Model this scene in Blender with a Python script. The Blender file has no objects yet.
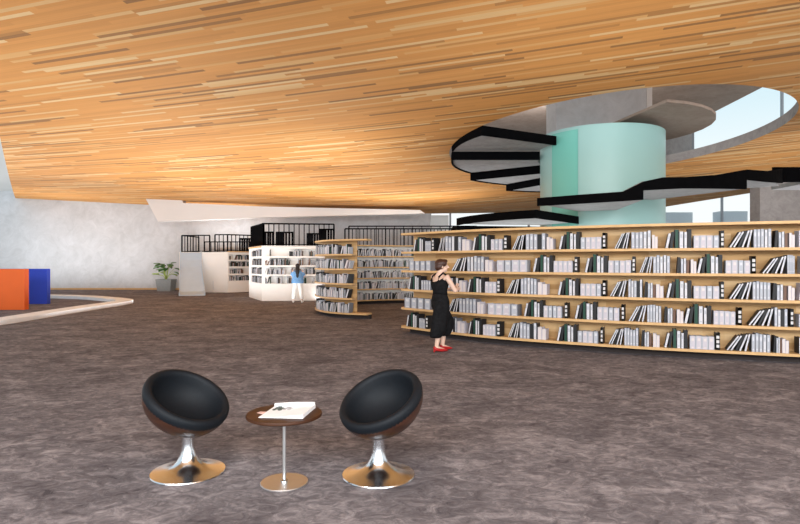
import bpy, bmesh, math, random
from mathutils import Vector, Matrix
random.seed(7)
PI = math.pi
C = bpy.context.scene.collection
F, EYE = 571.0, 1.62                       # focal length in pixels of an 800 px wide frame, eye height

# ------------------------------------------------------------------ materials
def nodes_mat(name):
    m = bpy.data.materials.new(name); m.use_nodes = True
    nt = m.node_tree; b = nt.nodes['Principled BSDF']
    return m, nt, b
def plain(name, col, rough=0.6, metal=0.0, var=0.06, scale=12.0, spec=0.4, bump=0.0):
    m, nt, b = nodes_mat(name)
    tc = nt.nodes.new('ShaderNodeTexCoord'); n = nt.nodes.new('ShaderNodeTexNoise')
    n.inputs['Scale'].default_value = scale; n.inputs['Detail'].default_value = 5
    nt.links.new(tc.outputs['Object'], n.inputs['Vector'])
    r = nt.nodes.new('ShaderNodeValToRGB')
    r.color_ramp.elements[0].position = 0.3; r.color_ramp.elements[1].position = 0.7
    r.color_ramp.elements[0].color = (*[max(0, c*(1-var)) for c in col], 1)
    r.color_ramp.elements[1].color = (*[min(1, c*(1+var)) for c in col], 1)
    nt.links.new(n.outputs['Fac'], r.inputs['Fac']); nt.links.new(r.outputs['Color'], b.inputs['Base Color'])
    b.inputs['Roughness'].default_value = rough; b.inputs['Metallic'].default_value = metal
    b.inputs['Specular IOR Level'].default_value = spec
    if bump:
        bp = nt.nodes.new('ShaderNodeBump'); bp.inputs['Strength'].default_value = bump
        nt.links.new(n.outputs['Fac'], bp.inputs['Height']); nt.links.new(bp.outputs['Normal'], b.inputs['Normal'])
    return m
def planks(name, stops, angle, width, height, rough=0.6, spec=0.2, coord='Object', swap=False):
    m, nt, b = nodes_mat(name)
    tc = nt.nodes.new('ShaderNodeTexCoord'); mp = nt.nodes.new('ShaderNodeMapping')
    mp.inputs['Rotation'].default_value = (PI/2 if swap else 0, 0, angle)
    nt.links.new(tc.outputs[coord], mp.inputs['Vector'])
    def mth(op, a, b_=None):
        nd = nt.nodes.new('ShaderNodeMath'); nd.operation = op
        for k, v in enumerate((a, b_)):
            if v is None: continue
            if hasattr(v, 'links'): nt.links.new(v, nd.inputs[k])
            else: nd.inputs[k].default_value = v
        return nd.outputs[0]
    sp_ = nt.nodes.new('ShaderNodeSeparateXYZ'); nt.links.new(mp.outputs['Vector'], sp_.inputs['Vector'])
    row = mth('FLOOR', mth('DIVIDE', sp_.outputs['Y'], height))
    wn = nt.nodes.new('ShaderNodeTexWhiteNoise'); wn.noise_dimensions = '1D'; nt.links.new(row, wn.inputs['W'])
    cell = mth('FLOOR', mth('ADD', mth('DIVIDE', sp_.outputs['X'], width), mth('MULTIPLY', wn.outputs['Value'], 17.0)))
    cb = nt.nodes.new('ShaderNodeCombineXYZ'); nt.links.new(row, cb.inputs['X']); nt.links.new(cell, cb.inputs['Y'])
    w2_ = nt.nodes.new('ShaderNodeTexWhiteNoise'); w2_.noise_dimensions = '2D'; nt.links.new(cb.outputs['Vector'], w2_.inputs['Vector'])
    r = nt.nodes.new('ShaderNodeValToRGB'); cr = r.color_ramp
    cr.interpolation = 'LINEAR'
    while len(cr.elements) < len(stops): cr.elements.new(0.5)
    for e, (p, c) in zip(cr.elements, stops): e.position = p; e.color = (*c, 1)
    nt.links.new(w2_.outputs['Value'], r.inputs['Fac'])
    ms = nt.nodes.new('ShaderNodeMapping'); ms.inputs['Scale'].default_value = (1.2/width, 3/height, 3)
    nt.links.new(mp.outputs['Vector'], ms.inputs['Vector'])
    gn = nt.nodes.new('ShaderNodeTexNoise'); gn.inputs['Scale'].default_value = 1; gn.inputs['Detail'].default_value = 4
    nt.links.new(ms.outputs['Vector'], gn.inputs['Vector'])
    mx = nt.nodes.new('ShaderNodeMix'); mx.data_type = 'RGBA'; mx.blend_type = 'MULTIPLY'
    mx.inputs['Factor'].default_value = 0.25
    nt.links.new(r.outputs['Color'], mx.inputs['A']); nt.links.new(gn.outputs['Fac'], mx.inputs['B'])
    nt.links.new(mx.outputs['Result'], b.inputs['Base Color'])
    b.inputs['Roughness'].default_value = rough; b.inputs['Specular IOR Level'].default_value = spec
    return m
def two_scale(name, dark, mid, light, s1, s2, rough, stretch=(1, 1, 1), bump=0.0, spec=0.2, rot=0.0):
    m, nt, b = nodes_mat(name)
    tc = nt.nodes.new('ShaderNodeTexCoord'); mp = nt.nodes.new('ShaderNodeMapping')
    mp.inputs['Scale'].default_value = stretch; mp.inputs['Rotation'].default_value = (0, 0, rot)
    nt.links.new(tc.outputs['Object'], mp.inputs['Vector'])
    a = nt.nodes.new('ShaderNodeTexNoise'); a.inputs['Scale'].default_value = s1; a.inputs['Detail'].default_value = 6
    a.inputs['Roughness'].default_value = 0.7; a.inputs['Distortion'].default_value = 0.8
    c = nt.nodes.new('ShaderNodeTexNoise'); c.inputs['Scale'].default_value = s2; c.inputs['Detail'].default_value = 8
    c.inputs['Roughness'].default_value = 0.75; c.inputs['Distortion'].default_value = 1.2
    nt.links.new(mp.outputs['Vector'], a.inputs['Vector']); nt.links.new(mp.outputs['Vector'], c.inputs['Vector'])
    mx = nt.nodes.new('ShaderNodeMix'); mx.data_type = 'FLOAT'; mx.inputs['Factor'].default_value = 0.6
    nt.links.new(a.outputs['Fac'], mx.inputs['A']); nt.links.new(c.outputs['Fac'], mx.inputs['B'])
    r = nt.nodes.new('ShaderNodeValToRGB'); cr = r.color_ramp; cr.elements.new(0.5)
    for e, (p, k) in zip(cr.elements, ((0.36, dark), (0.5, mid), (0.64, light))): e.position = p; e.color = (*k, 1)
    nt.links.new(mx.outputs['Result'], r.inputs['Fac']); nt.links.new(r.outputs['Color'], b.inputs['Base Color'])
    b.inputs['Roughness'].default_value = rough; b.inputs['Specular IOR Level'].default_value = spec
    if bump:
        bp = nt.nodes.new('ShaderNodeBump'); bp.inputs['Strength'].default_value = bump; bp.inputs['Distance'].default_value = 0.02
        nt.links.new(mx.outputs['Result'], bp.inputs['Height']); nt.links.new(bp.outputs['Normal'], b.inputs['Normal'])
    return m

M = {}
M['ceiling'] = planks('ceiling planks', [(0.0, (.31, .145, .05)), (0.08, (.39, .18, .055)), (0.17, (.62, .272, .072)), (0.76, (.70, .315, .085)),
                                      (0.86, (.70, .385, .14)), (1.0, (.78, .53, .265))], math.radians(15), 2.2, 0.095, 0.7)
M['shelfwood'] = planks('pale shelf wood', [(0.0, (.50, .285, .115)), (0.5, (.63, .385, .17)), (1.0, (.75, .51, .27))], 0.0, 0.9, 0.10, 0.55, coord='Object', swap=True)
M['boardwood'] = plain('shelf board wood', (.62, .385, .17), 0.5, var=.08, scale=6)
M['carpet'] = two_scale('mottled carpet', (.068, .060, .066), (.160, .145, .154), (.35, .32, .33), 1.4, 8.0, 0.95, (.85, 1.15, 1), 0.3, 0.03, math.radians(-12))
M['concrete'] = two_scale('pale concrete', (.46, .46, .465), (.54, .54, .55), (.62, .62, .635), .35, 1.3, 0.85)
M['concrete_dark'] = two_scale('grey concrete', (.30, .285, .28), (.385, .365, .36), (.46, .44, .435), .8, 3.0, 0.85)
M['concrete_brown'] = two_scale('brown concrete', (.32, .245, .195), (.39, .30, .245), (.45, .355, .295), .5, 2.0, 0.85)
M['plaster'] = plain('warm white plaster', (.72, .68, .65), 0.8, var=.02, scale=1)
M['white'] = plain('cream white lacquer', (.90, .87, .83), 0.6, var=.015, scale=2)
M['plinth'] = plain('shadow brown plinth', (.045, .036, .034), 0.9, spec=.05)  # dark tone stands in for the shadow beneath the lowest shelf board
M['slide'] = plain('bluish white plastic', (.50, .61, .73), 0.6, var=.03, scale=3)
M['curb'] = plain('pale curb', (.78, .77, .77), 0.6, var=.05, scale=3)
M['black'] = plain('matt black steel', (.0025, .0025, .003), 0.8, var=.2, scale=5, spec=.03)
M['mint'] = plain('frosted mint glass', (.37, .60, .565), 0.35, var=.02, scale=.6, spec=.4)
M['mint_deep'] = plain('doubled mint glass', (.19, .55, .46), 0.25, var=.03, scale=.6, spec=.4)
M['orange'] = plain('orange panel', (.72, .115, .012), 0.6, var=.03, scale=2)
M['blue'] = plain('blue panel', (.028, .07, .55), 0.6, var=.03, scale=2)
M['leather'] = plain('black leather', (.006, .008, .011), 0.6, var=.15, scale=60, spec=.2, bump=.05)
M['walnut'] = planks('walnut veneer', [(0.0, (.030, .011, .006)), (0.5, (.048, .017, .009)), (1.0, (.070, .025, .013))], 0.0, .6, .03, 0.35, .5, swap=True)
M['chrome'] = plain('polished chrome', (.72, .75, .78), 0.2, 1.0, var=.02)
M['satin'] = plain('satin steel', (.62, .62, .62), 0.42, 1.0, var=.03)
M['tabletop'] = plain('brown table wood', (.052, .019, .008), 0.5, var=.25, scale=8, spec=.2)
M['paper'] = plain('white paper', (.83, .83, .84), 0.7, var=.01)
M['print_green'] = plain('dark printed figure', (.10, .13, .12), 0.7, var=.5, scale=90)
M['print_grey'] = plain('grey printed figure', (.50, .50, .52), 0.7, var=.25, scale=90)
M['print_rose'] = plain('rose printed page', (.70, .46, .40), 0.7, var=.1, scale=40)
M['pot'] = plain('grey planter', (.27, .275, .27), 0.7)
M['soil'] = plain('potting soil', (.05, .035, .025), 0.95, var=.4, scale=40)
M['leaf'] = plain('green leaf', (.075, .20, .035), 0.5, var=.45, scale=7)
M['leaf_pale'] = plain('yellow green leaf', (.42, .52, .12), 0.5, var=.3, scale=7)
M['skin'] = plain('skin', (.72, .49, .38), 0.55, var=.03)
M['hair_brown'] = plain('auburn hair', (.05, .018, .010), 0.5, var=.4, scale=50)
M['hair_black'] = plain('dark hair', (.012, .010, .012), 0.5, var=.4, scale=50)
M['cloth_black'] = plain('black cloth', (.010, .010, .011), 0.9, var=.3, scale=20, spec=.1)
M['cloth_blue'] = plain('blue denim', (.16, .32, .56), 0.9, var=.2, scale=30, spec=.1)
M['cloth_white'] = plain('white cloth', (.80, .77, .73), 0.9, var=.03, scale=20, spec=.1)
M['red'] = plain('red shoe leather', (.42, .015, .015), 0.4, var=.1)
M['eye'] = plain('eye', (.04, .03, .03), 0.3)
M['lip'] = plain('lips', (.45, .12, .10), 0.5)
M['far_block'] = plain('grey render', (.55, .57, .60), 0.8, var=.03)
M['glass_edge'] = plain('window frame grey', (.30, .31, .33), 0.5)
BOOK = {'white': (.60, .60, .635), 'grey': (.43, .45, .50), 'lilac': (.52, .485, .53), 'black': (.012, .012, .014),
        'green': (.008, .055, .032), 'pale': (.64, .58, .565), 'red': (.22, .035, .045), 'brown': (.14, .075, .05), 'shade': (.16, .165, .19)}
for k, c in BOOK.items(): M['b_'+k] = plain('book cover '+k, c, 0.55, var=.05, scale=25)
M['pages'] = plain('book pages', (.62, .61, .61), 0.8, var=.05, scale=40)
def pane_glass():
    m, nt, b = nodes_mat('clear glass')
    b.inputs['Base Color'].default_value = (.93, .98, .98, 1); b.inputs['Roughness'].default_value = 0.02
    b.inputs['Transmission Weight'].default_value = 1.0; b.inputs['IOR'].default_value = 1.01
    return m
M['glass'] = pane_glass()

# ------------------------------------------------------------------ mesh helpers
class MB:
    def __init__(s): s.v, s.f, s.m = [], [], []
    def add(s, vs, fs, mi=0):
        b = len(s.v); s.v += [tuple(p) for p in vs]
        for f in fs: s.f.append([b+i for i in f]); s.m.append(mi)
    def box(s, x0, x1, y0, y1, z0, z1, mi=0, mat=None):
        vs = [Vector((x, y, z)) for z in (z0, z1) for y in (y0, y1) for x in (x0, x1)]
        if mat is not None: vs = [mat @ p for p in vs]
        s.add(vs, [(0, 2, 3, 1), (4, 5, 7, 6), (0, 1, 5, 4), (2, 6, 7, 3), (0, 4, 6, 2), (1, 3, 7, 5)], mi)
    def prism(s, pts, z0, z1, mi=0):                   # counter-clockwise plan outline
        n = len(pts); z0 = z0 if hasattr(z0, '__len__') else [z0]*n; z1 = z1 if hasattr(z1, '__len__') else [z1]*n
        vs = [(p[0], p[1], z) for p, z in zip(pts, z0)]+[(p[0], p[1], z) for p, z in zip(pts, z1)]
        s.add(vs, [tuple(range(n))[::-1], tuple(range(n, 2*n))]+[(i, (i+1) % n, n+(i+1) % n, n+i) for i in range(n)], mi)
    def beam(s, a, b, w, h, mi=0):                     # box from a to b, w across, h upright
        a, b = Vector(a), Vector(b); d = (b-a).normalized()
        up = Vector((0, 0, 1)) if abs(d.z) < .95 else Vector((0, 1, 0))
        r = d.cross(up).normalized()*w/2; u = r.cross(d).normalized()*h/2
        vs = [p+i*r+j*u for p in (a, b) for i, j in ((-1, -1), (1, -1), (1, 1), (-1, 1))]
        s.add(vs, [(0, 1, 2, 3), (7, 6, 5, 4), (0, 4, 5, 1), (1, 5, 6, 2), (2, 6, 7, 3), (3, 7, 4, 0)], mi)
    def lathe(s, prof, seg=48, mat=None, mi=0, a0=0.0, a1=2*PI, cap=False):
        full = abs(a1-a0-2*PI) < 1e-6; n = seg if full else seg+1; vs = []
        for r, z in prof:
            for i in range(n):
                a = a0+(a1-a0)*i/seg; p = Vector((r*math.cos(a), r*math.sin(a), z)); vs.append(mat @ p if mat is not None else p)
        fs = []
        for j in range(len(prof)-1):
            for i in range(seg):
                k = (i+1) % n; fs.append((j*n+i, j*n+k, (j+1)*n+k, (j+1)*n+i))
        s.add(vs, fs, mi)
    def loft(s, rings, seg=16, mi=0, caps=True):       # rings: (centre, rx vector, ry vector)
        vs = []
        for c, rx, ry in rings:
            for i in range(seg):
                a = 2*PI*i/seg; vs.append(Vector(c)+Vector(rx)*math.cos(a)+Vector(ry)*math.sin(a))
        fs = [(j*seg+i, j*seg+(i+1) % seg, (j+1)*seg+(i+1) % seg, (j+1)*seg+i) for j in range(len(rings)-1) for i in range(seg)]
        if caps: fs += [tuple(range(seg))[::-1], tuple((len(rings)-1)*seg+i for i in range(seg))]
        s.add(vs, fs, mi)
    def tube(s, pts, rad, seg=12, mi=0):
        pts = [Vector(p) for p in pts]; rad = rad if hasattr(rad, '__len__') else [rad]*len(pts); rings = []
        for i, p in enumerate(pts):
            d = (pts[min(i+1, len(pts)-1)]-pts[max(i-1, 0)]).normalized()
            ref = Vector((0, 0, 1)) if abs(d.z) < .9 else Vector((0, 1, 0))
            u = d.cross(ref).normalized(); w = u.cross(d).normalized(); rings.append((p, u*rad[i], -w*rad[i]))
        s.loft(rings, seg, mi)
    def ball(s, c, r, seg=18, mi=0):
        r = r if hasattr(r, '__len__') else (r, r, r); c = Vector(c); n = seg//2
        rings = []
        for j in range(n+1):
            t = -PI/2+PI*j/n; k = max(math.cos(t), 1e-3)
            rings.append((c+Vector((0, 0, r[2]*math.sin(t))), (r[0]*k, 0, 0), (0, r[1]*k, 0)))
        s.loft(rings, seg, mi)
    def build(s, name, mats, parent=None, smooth=False, bevel=0.0, auto=None):
        me = bpy.data.meshes.new(name); me.from_pydata(s.v, [], s.f)
        for m in (mats if isinstance(mats, (list, tuple)) else [mats]): me.materials.append(M[m])
        for p, mi in zip(me.polygons, s.m): p.material_index = mi
        bm = bmesh.new(); bm.from_mesh(me); bmesh.ops.recalc_face_normals(bm, faces=bm.faces); bm.to_mesh(me); bm.free()
        if smooth:
            me.polygons.foreach_set('use_smooth', [True]*len(me.polygons))
            if auto: me.set_sharp_from_angle(angle=math.radians(auto))
        me.update()
        o = bpy.data.objects.new(name, me); C.objects.link(o); o.parent = parent
        if bevel:
            b = o.modifiers.new('edge', 'BEVEL'); b.width = bevel; b.segments = 2; b.limit_method = 'ANGLE'
        return o
def tag(o, label, cat, group=None, kind=None):
    o['label'] = label; o['category'] = cat
    if group: o['group'] = group
    if kind: o['kind'] = kind
    return o
def thing(name, label, cat, loc=(0, 0, 0), rz=0.0, group=None):
    o = bpy.data.objects.new(name, None); C.objects.link(o); o.location = loc; o.rotation_euler = (0, 0, rz)
    o.empty_display_size = .1
    return tag(o, label, cat, group)
def struct(o, label, cat):
    return tag(o, label, cat, kind='structure')
def catmull(pts, n=12):
    P = [Vector(p) for p in pts]; P = [2*P[0]-P[1]]+P+[2*P[-1]-P[-2]]; out = []
    for i in range(1, len(P)-2):
        for k in range(n):
            t = k/n; a, b, c, d = P[i-1:i+3]
            out.append(.5*((2*b)+(c-a)*t+(2*a-5*b+4*c-d)*t*t+(3*b-a-3*c+d)*t**3))
    return out+[P[-2]]

# ------------------------------------------------------------------ camera, sky, light
cam = bpy.data.cameras.new('camera'); co = bpy.data.objects.new('camera', cam); C.objects.link(co)
co.location = (0, 0, EYE); co.rotation_euler = (PI/2, 0, 0); cam.sensor_width = 36; cam.lens = F/800*36
cam.clip_start = .05; cam.clip_end = 400
bpy.context.scene.camera = co
w = bpy.data.worlds.new('sky'); bpy.context.scene.world = w; w.use_nodes = True
nt = w.node_tree; bg = nt.nodes['Background']
tc = nt.nodes.new('ShaderNodeTexCoord'); sx = nt.nodes.new('ShaderNodeSeparateXYZ'); rp = nt.nodes.new('ShaderNodeValToRGB')
nt.links.new(tc.outputs['Generated'], sx.inputs['Vector']); nt.links.new(sx.outputs['Z'], rp.inputs['Fac'])
els = rp.color_ramp.elements
els[0].position = 0.0; els[0].color = (1.0, 1.0, 1.0, 1); els[1].position = .45; els[1].color = (.70, .86, .95, 1)
e = els.new(.14); e.color = (.98, .99, 1.0, 1)
e = els.new(.24); e.color = (.74, .88, .95, 1)
nt.links.new(rp.outputs['Color'], bg.inputs['Color']); bg.inputs['Strength'].default_value = 1.05
sc = bpy.context.scene
sc.view_settings.view_transform = 'Standard'; sc.view_settings.look = 'None'; sc.view_settings.gamma = 1
sc.view_settings.use_curve_mapping = False
sc.view_settings.exposure = 0.0
sc.cycles.max_bounces = 10; sc.cycles.diffuse_bounces = 6; sc.cycles.use_denoising = True

def area(name, loc, target, sx_, sy_, power, col=(1, 1, 1)):
    l = bpy.data.lights.new(name, 'AREA'); l.shape = 'RECTANGLE'; l.size = sx_; l.size_y = sy_; l.energy = power; l.color = col
    o = bpy.data.objects.new(name, l); C.objects.link(o); o.location = loc
    o.rotation_euler = (Vector(target)-Vector(loc)).to_track_quat('-Z', 'Y').to_euler()
    return o
area('window_daylight', (0, -9, 3.6), (0, 6, 2.2), 26, 6, 1600, (.93, .97, 1))
area('near_floor_fill', (0, -4.5, 5.2), (0, 4.5, 0), 22, 2.5, 2300, (.93, .97, 1))  # added light without a real opening, brightens the carpet near the camera
def fill_light(x, y, z, sx_, sy_, p): area('fill_light', (x, y, z), (x, y, z+1), sx_, sy_, p, (.93, .97, 1))  # added fill aimed upwards, no fixture exists, brightens the ceilings
FILLS = [(3.6, 10.25, 2.30, 6, .3, 80), (-2.0, 18.2, 2.30, 1.2, 2.5, 90), (-4.6, 26, 2.5, 3, 2.5, 120), (-9.6, 31.8, 2.4, 3, 1.5, 120), (.6, 27.7, 2.4, 6, 1.6, 190),
      (-15, 19.42, 1.42, 3, .2, 70), (-15, 22.1, 1.40, 3, .2, 70), (0, -3.5, .8, 14, 3, 130), (15, 20, .02, 8, 12, 520), (6, 13.6, .02, 6, 3, 60),
      (-7.5, 11.0, .02, 7, 7, 330), (-7, 19.5, .02, 6, 6, 420), (-16.5, 13.5, .02, 7, 7, 400), (-9.3, 24.2, .02, 3, 3, 300), (-18.5, 29.5, .02, 8, 4, 520), (-2, 24.5, .02, 3, 2, 130), (11, 5.5, .02, 6, 5, 220), (4, 20, .02, 4, 8, 260),
      (4, 24, 7.2, 9, 7, 700), (12, 13, 7.6, 5, 5, 500), (2, 12, 7.2, 5, 5, 170)]
for u in FILLS: fill_light(*u)

# ------------------------------------------------------------------ the setting
fl = MB(); fl.box(-30, 30, -8, 36.5, -.2, 0); struct(fl.build('floor', 'carpet'), 'dark brown mottled carpet covering the hall floor', 'floor')

AX, AY = 6.65, 18.8                                     # axis of the spiral stair and of the round opening
def softp(x, k=3.0): return k*math.log1p(math.exp(-abs(x)/k))+max(x, 0)
def zc(x, y):
    s = .03-.00315*(y-8)
    return EYE+4.68-.062*y+.054*softp(x)-s*softp(-x)
outer = [(26, -3), (26, 22), (19.5, 30.9), (16, 35.4), (2.5, 33.5), (-8, 33.5), (-22.5, 33.4), (-11.5, 16.4), (-10, 6), (-10, -3)]
HR = 5.16; HX, HY = 6.8, 18.75
def ray_out(a):
    d = Vector((math.cos(a), math.sin(a))); best = 1e9
    for i in range(len(outer)):
        p, q = Vector(outer[i]), Vector(outer[(i+1) % len(outer)]); e_ = q-p
        den = d.x*e_.y-d.y*e_.x
        if abs(den) < 1e-9: continue
        r = p-Vector((HX, HY)); t = (r.x*e_.y-r.y*e_.x)/den; u = (r.x*d.y-r.y*d.x)/den
        if t > 0 and -1e-6 <= u <= 1+1e-6: best = min(best, t)
    return best
angs = sorted([2*PI*i/180 for i in range(180)]+[math.atan2(p[1]-HY, p[0]-HX) % (2*PI) for p in outer])
NR, n = 20, len(angs)
cm = MB(); vs = []; TH = .32
for j in range(NR+1):
    for a in angs:
        r = HR+(ray_out(a)-HR)*j/NR; x, y = HX+r*math.cos(a), HY+r*math.sin(a); vs.append((x, y, zc(x, y)))
top = [(x, y, z+TH) for x, y, z in vs]
q = [(j*n+i, j*n+(i+1) % n, (j+1)*n+(i+1) % n, (j+1)*n+i) for j in range(NR) for i in range(n)]
cm.add(vs, q, 0)
N = len(vs)
cm.add(vs[:n]+top[:n], [(i, (i+1) % n, n+(i+1) % n, n+i) for i in range(n)], 1)
cm.add(vs[-n:]+top[-n:], [(i, (i+1) % n, n+(i+1) % n, n+i) for i in range(n)], 2)
cm.add(top, q, 2)
me_o = cm.build('ceiling', ['ceiling', 'concrete_dark', 'plaster'], smooth=True, auto=30)
struct(me_o, 'curved ceiling of long orange wooden planks with a round stair opening', 'ceiling')

b_ = MB(); b_.add([(-30, 33.4, 0), (1.35, 33.4, 0), (1.85, 33.4, 4.6), (-30, 33.4, 6.1), (-30, 33.8, 0), (1.35, 33.8, 0), (1.85, 33.8, 4.6), (-30, 33.8, 6.1)],
    [(0, 1, 2, 3), (7, 6, 5, 4), (0, 4, 5, 1), (1, 5, 6, 2), (2, 6, 7, 3), (3, 7, 4, 0)])
struct(b_.build('wall_back', 'concrete'), 'pale grey concrete wall at the far end of the hall', 'wall')
b_ = MB(); b_.box(-30, -12.2, 33.34, 33.4, 0, .10); struct(b_.build('baseboard_back', 'boardwood'), 'thin wooden skirting along the concrete wall', 'skirting')
b_ = MB(); b_.prism([(-30, 33.9), (-17, 33.9), (-17, 34.2), (-30, 34.2)], 5.2, 11)
struct(b_.build('wall_upper', 'plaster'), 'white upper wall seen past the left edge of the wooden ceiling', 'wall')
def px3(x, y, Y): return Vector(((x-400)/F*Y, Y, EYE-(y-262)/F*Y))
def plate(name, pix, Y, th, mat, label, cat, st=True):
    m = MB(); a = [px3(x, y, Y) for x, y in pix]; n_ = len(a); bk = [p+Vector((0, th, 0)) for p in a]
    m.add(a+bk, [tuple(range(n_)), tuple(range(n_, 2*n_))[::-1]]+[(i, (i+1) % n_, n_+(i+1) % n_, n_+i) for i in range(n_)])
    o = m.build(name, mat)
    return struct(o, label, cat)
plate('trim_1', [(144, 195.5), (181, 197.5), (183, 203), (262, 206.5), (420, 210), (425, 213.5), (262, 217.5), (158, 221.5)], 30.3, .5, 'plaster',
      'white bulkhead hanging under the ceiling before the concrete wall', 'bulkhead')
b_ = MB(); b_.prism([(1.9, 36.4), (3.1, 36.4), (3.1, 36.7), (1.9, 36.7)], 0, 4.6); struct(b_.build('wall_end', 'white'), 'white wall end beside the far concrete wall', 'wall')

# right hand windows, column, low walls outside
wf = MB()
for z in (.1, 6.3): wf.box(3.2, 24, 36.3, 36.42, z-.06, z+.06)
for x in (3.2, 8.2, 13.2, 18.2+2.3, 24): wf.box(x-.06, x+.06, 36.3, 36.42, .1, 6.3)
wo = wf.build('window_1', 'glass_edge'); struct(wo, 'long bright window at the back behind the stair', 'window')
gl = MB(); gl.box(3.3, 23.9, 36.35, 36.37, .15, 6.25); gl.build('pane', 'glass', wo)
b_ = MB(); b_.box(17.4, 20.4, 27.6, 28.4, 0, 5.9); struct(b_.build('column_right', 'concrete_dark'), 'grey concrete pier at the right behind the bookcase', 'column')
b_ = MB(); b_.box(18.6, 20.5, 40, 41, -.2, 5.1); o = b_.build('neighbouring_wall', 'far_block'); struct(o, 'grey low block outside the back window', 'wall')
o = o.copy(); C.objects.link(o); o.location = (3.85, 0, .08); struct(o, 'grey low block outside the window beside the concrete pier', 'wall')
g = MB(); g.box(-40, 60, 36.5, 70, -.25, -.02); struct(g.build('ground_outside', 'far_block'), 'pale ground outside the back windows', 'ground')

# storey above the opening
b_ = MB(); b_.prism([(-2, 9), (15.0, 9), (16.2, 42), (-2, 42)], EYE+7.5, EYE+7.9); struct(b_.build('ceiling_upper', 'concrete_brown'), 'brown concrete soffit of the storey above the round opening', 'ceiling')
b_ = MB(); b_.box(9, 15.35, 30, 30.3, EYE+3.9, EYE+7.5); struct(b_.build('wall_above', 'concrete_dark'), 'grey wall of the storey above the round opening', 'wall')
w2 = MB()
for x in (15.4, 20.1, 24.8): w2.box(x-.06, x+.06, 30, 30.1, EYE+3.6, EYE+9.5)
w2.box(15.4, 24.8, 30, 30.1, EYE+9.4, EYE+9.5)
wo = w2.build('window_2', 'glass_edge'); struct(wo, 'tall glazing of the storey above seen through the opening', 'window')
gl = MB(); gl.box(15.46, 24.74, 30.04, 30.06, EYE+3.6, EYE+9.4); gl.build('pane', 'glass', wo)

# ------------------------------------------------------------------ spiral stair
stair = thing('spiral_staircase', 'black edged concrete spiral stair winding around the mint glass drum', 'staircase', (AX, AY, 0))
R1, R0 = 4.95, 2.05
def arc(r, a, b, n_=6): return [(r*math.cos(math.radians(a+(b-a)*i/n_)), r*math.sin(math.radians(a+(b-a)*i/n_))) for i in range(n_+1)]
def ang_at(px):                                        # plan angle of the near side of the ring seen at that column
    k = (px-400)/F; A = 1+k*k; B = -2*(k*AX+AY); Cc = AX*AX+AY*AY-R1*R1; D = max(B*B-4*A*Cc, 0)
    Y = (-B-math.sqrt(D))/(2*A); return math.degrees(math.atan2(Y-AY, k*Y-AX)) % 360, Y
def wedge(a, b, zb, th, r1=R1, edge_h=None, fascia=True, radial='b'):
    """one broad concrete tread with black outer fascia and black radial edge"""
    zb += EYE
    t = MB(); t.prism(arc(r1-.06, a, b)+arc(R0, b, a), zb+.02, zb+th); tr = t.build('tread', 'concrete_dark', stair)
    if fascia:
        h = edge_h or th+.04
        f = MB(); f.prism(arc(r1, a, b)+arc(r1-.06, b, a), zb-.02, zb+h)
        if radial:
            ra = b if radial == 'b' else a; c_, s_ = math.cos(math.radians(ra)), math.sin(math.radians(ra))
            f.beam((c_*R0, s_*R0, zb-.02+(h+.02)/2), (c_*r1, s_*r1, zb-.02+(h+.02)/2), .06, h+.02)
        f.build('fascia', 'black', tr)
wedge(150, 190, .90, .2, edge_h=.24)                   # lowest visible treads, left
wedge(190, 231, 1.17, .17, edge_h=.20)
def strip(pix, th=.07):                                # balustrade following the ring: (column, top row, bottom row)
    m = MB(); o_, i_ = [], []; fine = [pix[0]]
    for p_, q_ in zip(pix, pix[1:]): fine += [tuple(u+(v-u)*j/6 for u, v in zip(p_, q_)) for j in range(1, 7)]
    pix = fine
    for x, t_, b__ in pix:
        a, Y = ang_at(x); c_, s_ = math.cos(math.radians(a)), math.sin(math.radians(a))
        zt, zb = EYE+(262-t_)/F*Y, EYE+(262-b__)/F*Y
        o_.append(((R1*c_, R1*s_, zb), (R1*c_, R1*s_, zt))); i_.append((((R1-th)*c_, (R1-th)*s_, zb), ((R1-th)*c_, (R1-th)*s_, zt)))
    vs_, fs_ = [], []
    for (a, b), (c, d) in zip(o_, i_): vs_ += [a, b, d, c]
    k = len(pix)
    for j in range(k-1):
        for i in range(4): fs_.append((4*j+i, 4*j+(i+1) % 4, 4*j+4+(i+1) % 4, 4*j+4+i))
    fs_ += [(0, 1, 2, 3), (4*k-1, 4*k-2, 4*k-3, 4*k-4)]
    m.add(vs_, fs_); return m
st_ = MB()
for seg in ([(537, 198, 206), (580, 194.6, 203.6), (623, 191.5, 201), (643.5, 181.5, 199.6)],
            [(643.5, 181.5, 190.2), (663, 177.3, 189.2), (684, 177, 188.2), (715, 175, 188.4), (747, 169.5, 189)],
            [(747, 169.5, 179.6), (768, 171, 181.8), (784, 168.5, 183)]):
    q_ = strip(seg); st_.add(q_.v, q_.f)
st_.build('balustrade', 'black', stair)
a1, a2, a3, a4 = ang_at(537)[0], ang_at(643.5)[0], ang_at(747)[0], ang_at(784)[0]
wedge(a1, a2, 1.50, .16, R1-.04, fascia=False); wedge(a2, a3, 1.82, .16, R1-.04, fascia=False); wedge(a3, a4, 2.12, .16, R1-.04, fascia=False)
br = MB(); ca, sa = R1*math.cos(math.radians(a4)), R1*math.sin(math.radians(a4)); br.box(ca-.30, ca+3, sa-.05, sa+.02, EYE+2.24, EYE+2.66); br.v = [(x, y, z) for x, y, z in br.v]
br.build('balustrade', 'black', stair)
br = MB(); br.box(ca+1.1, ca+3, sa+.05, sa+2.2, EYE+2.30, EYE+2.42); br.build('landing', 'concrete_dark', stair)
wedge(-4, 0, 2.50, .14, edge_h=.16, radial=None); wedge(0, 40, 2.60, .14, edge_h=.16, radial=None); wedge(40, 88, 2.80, .14, edge_h=.16, radial=None)
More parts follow.
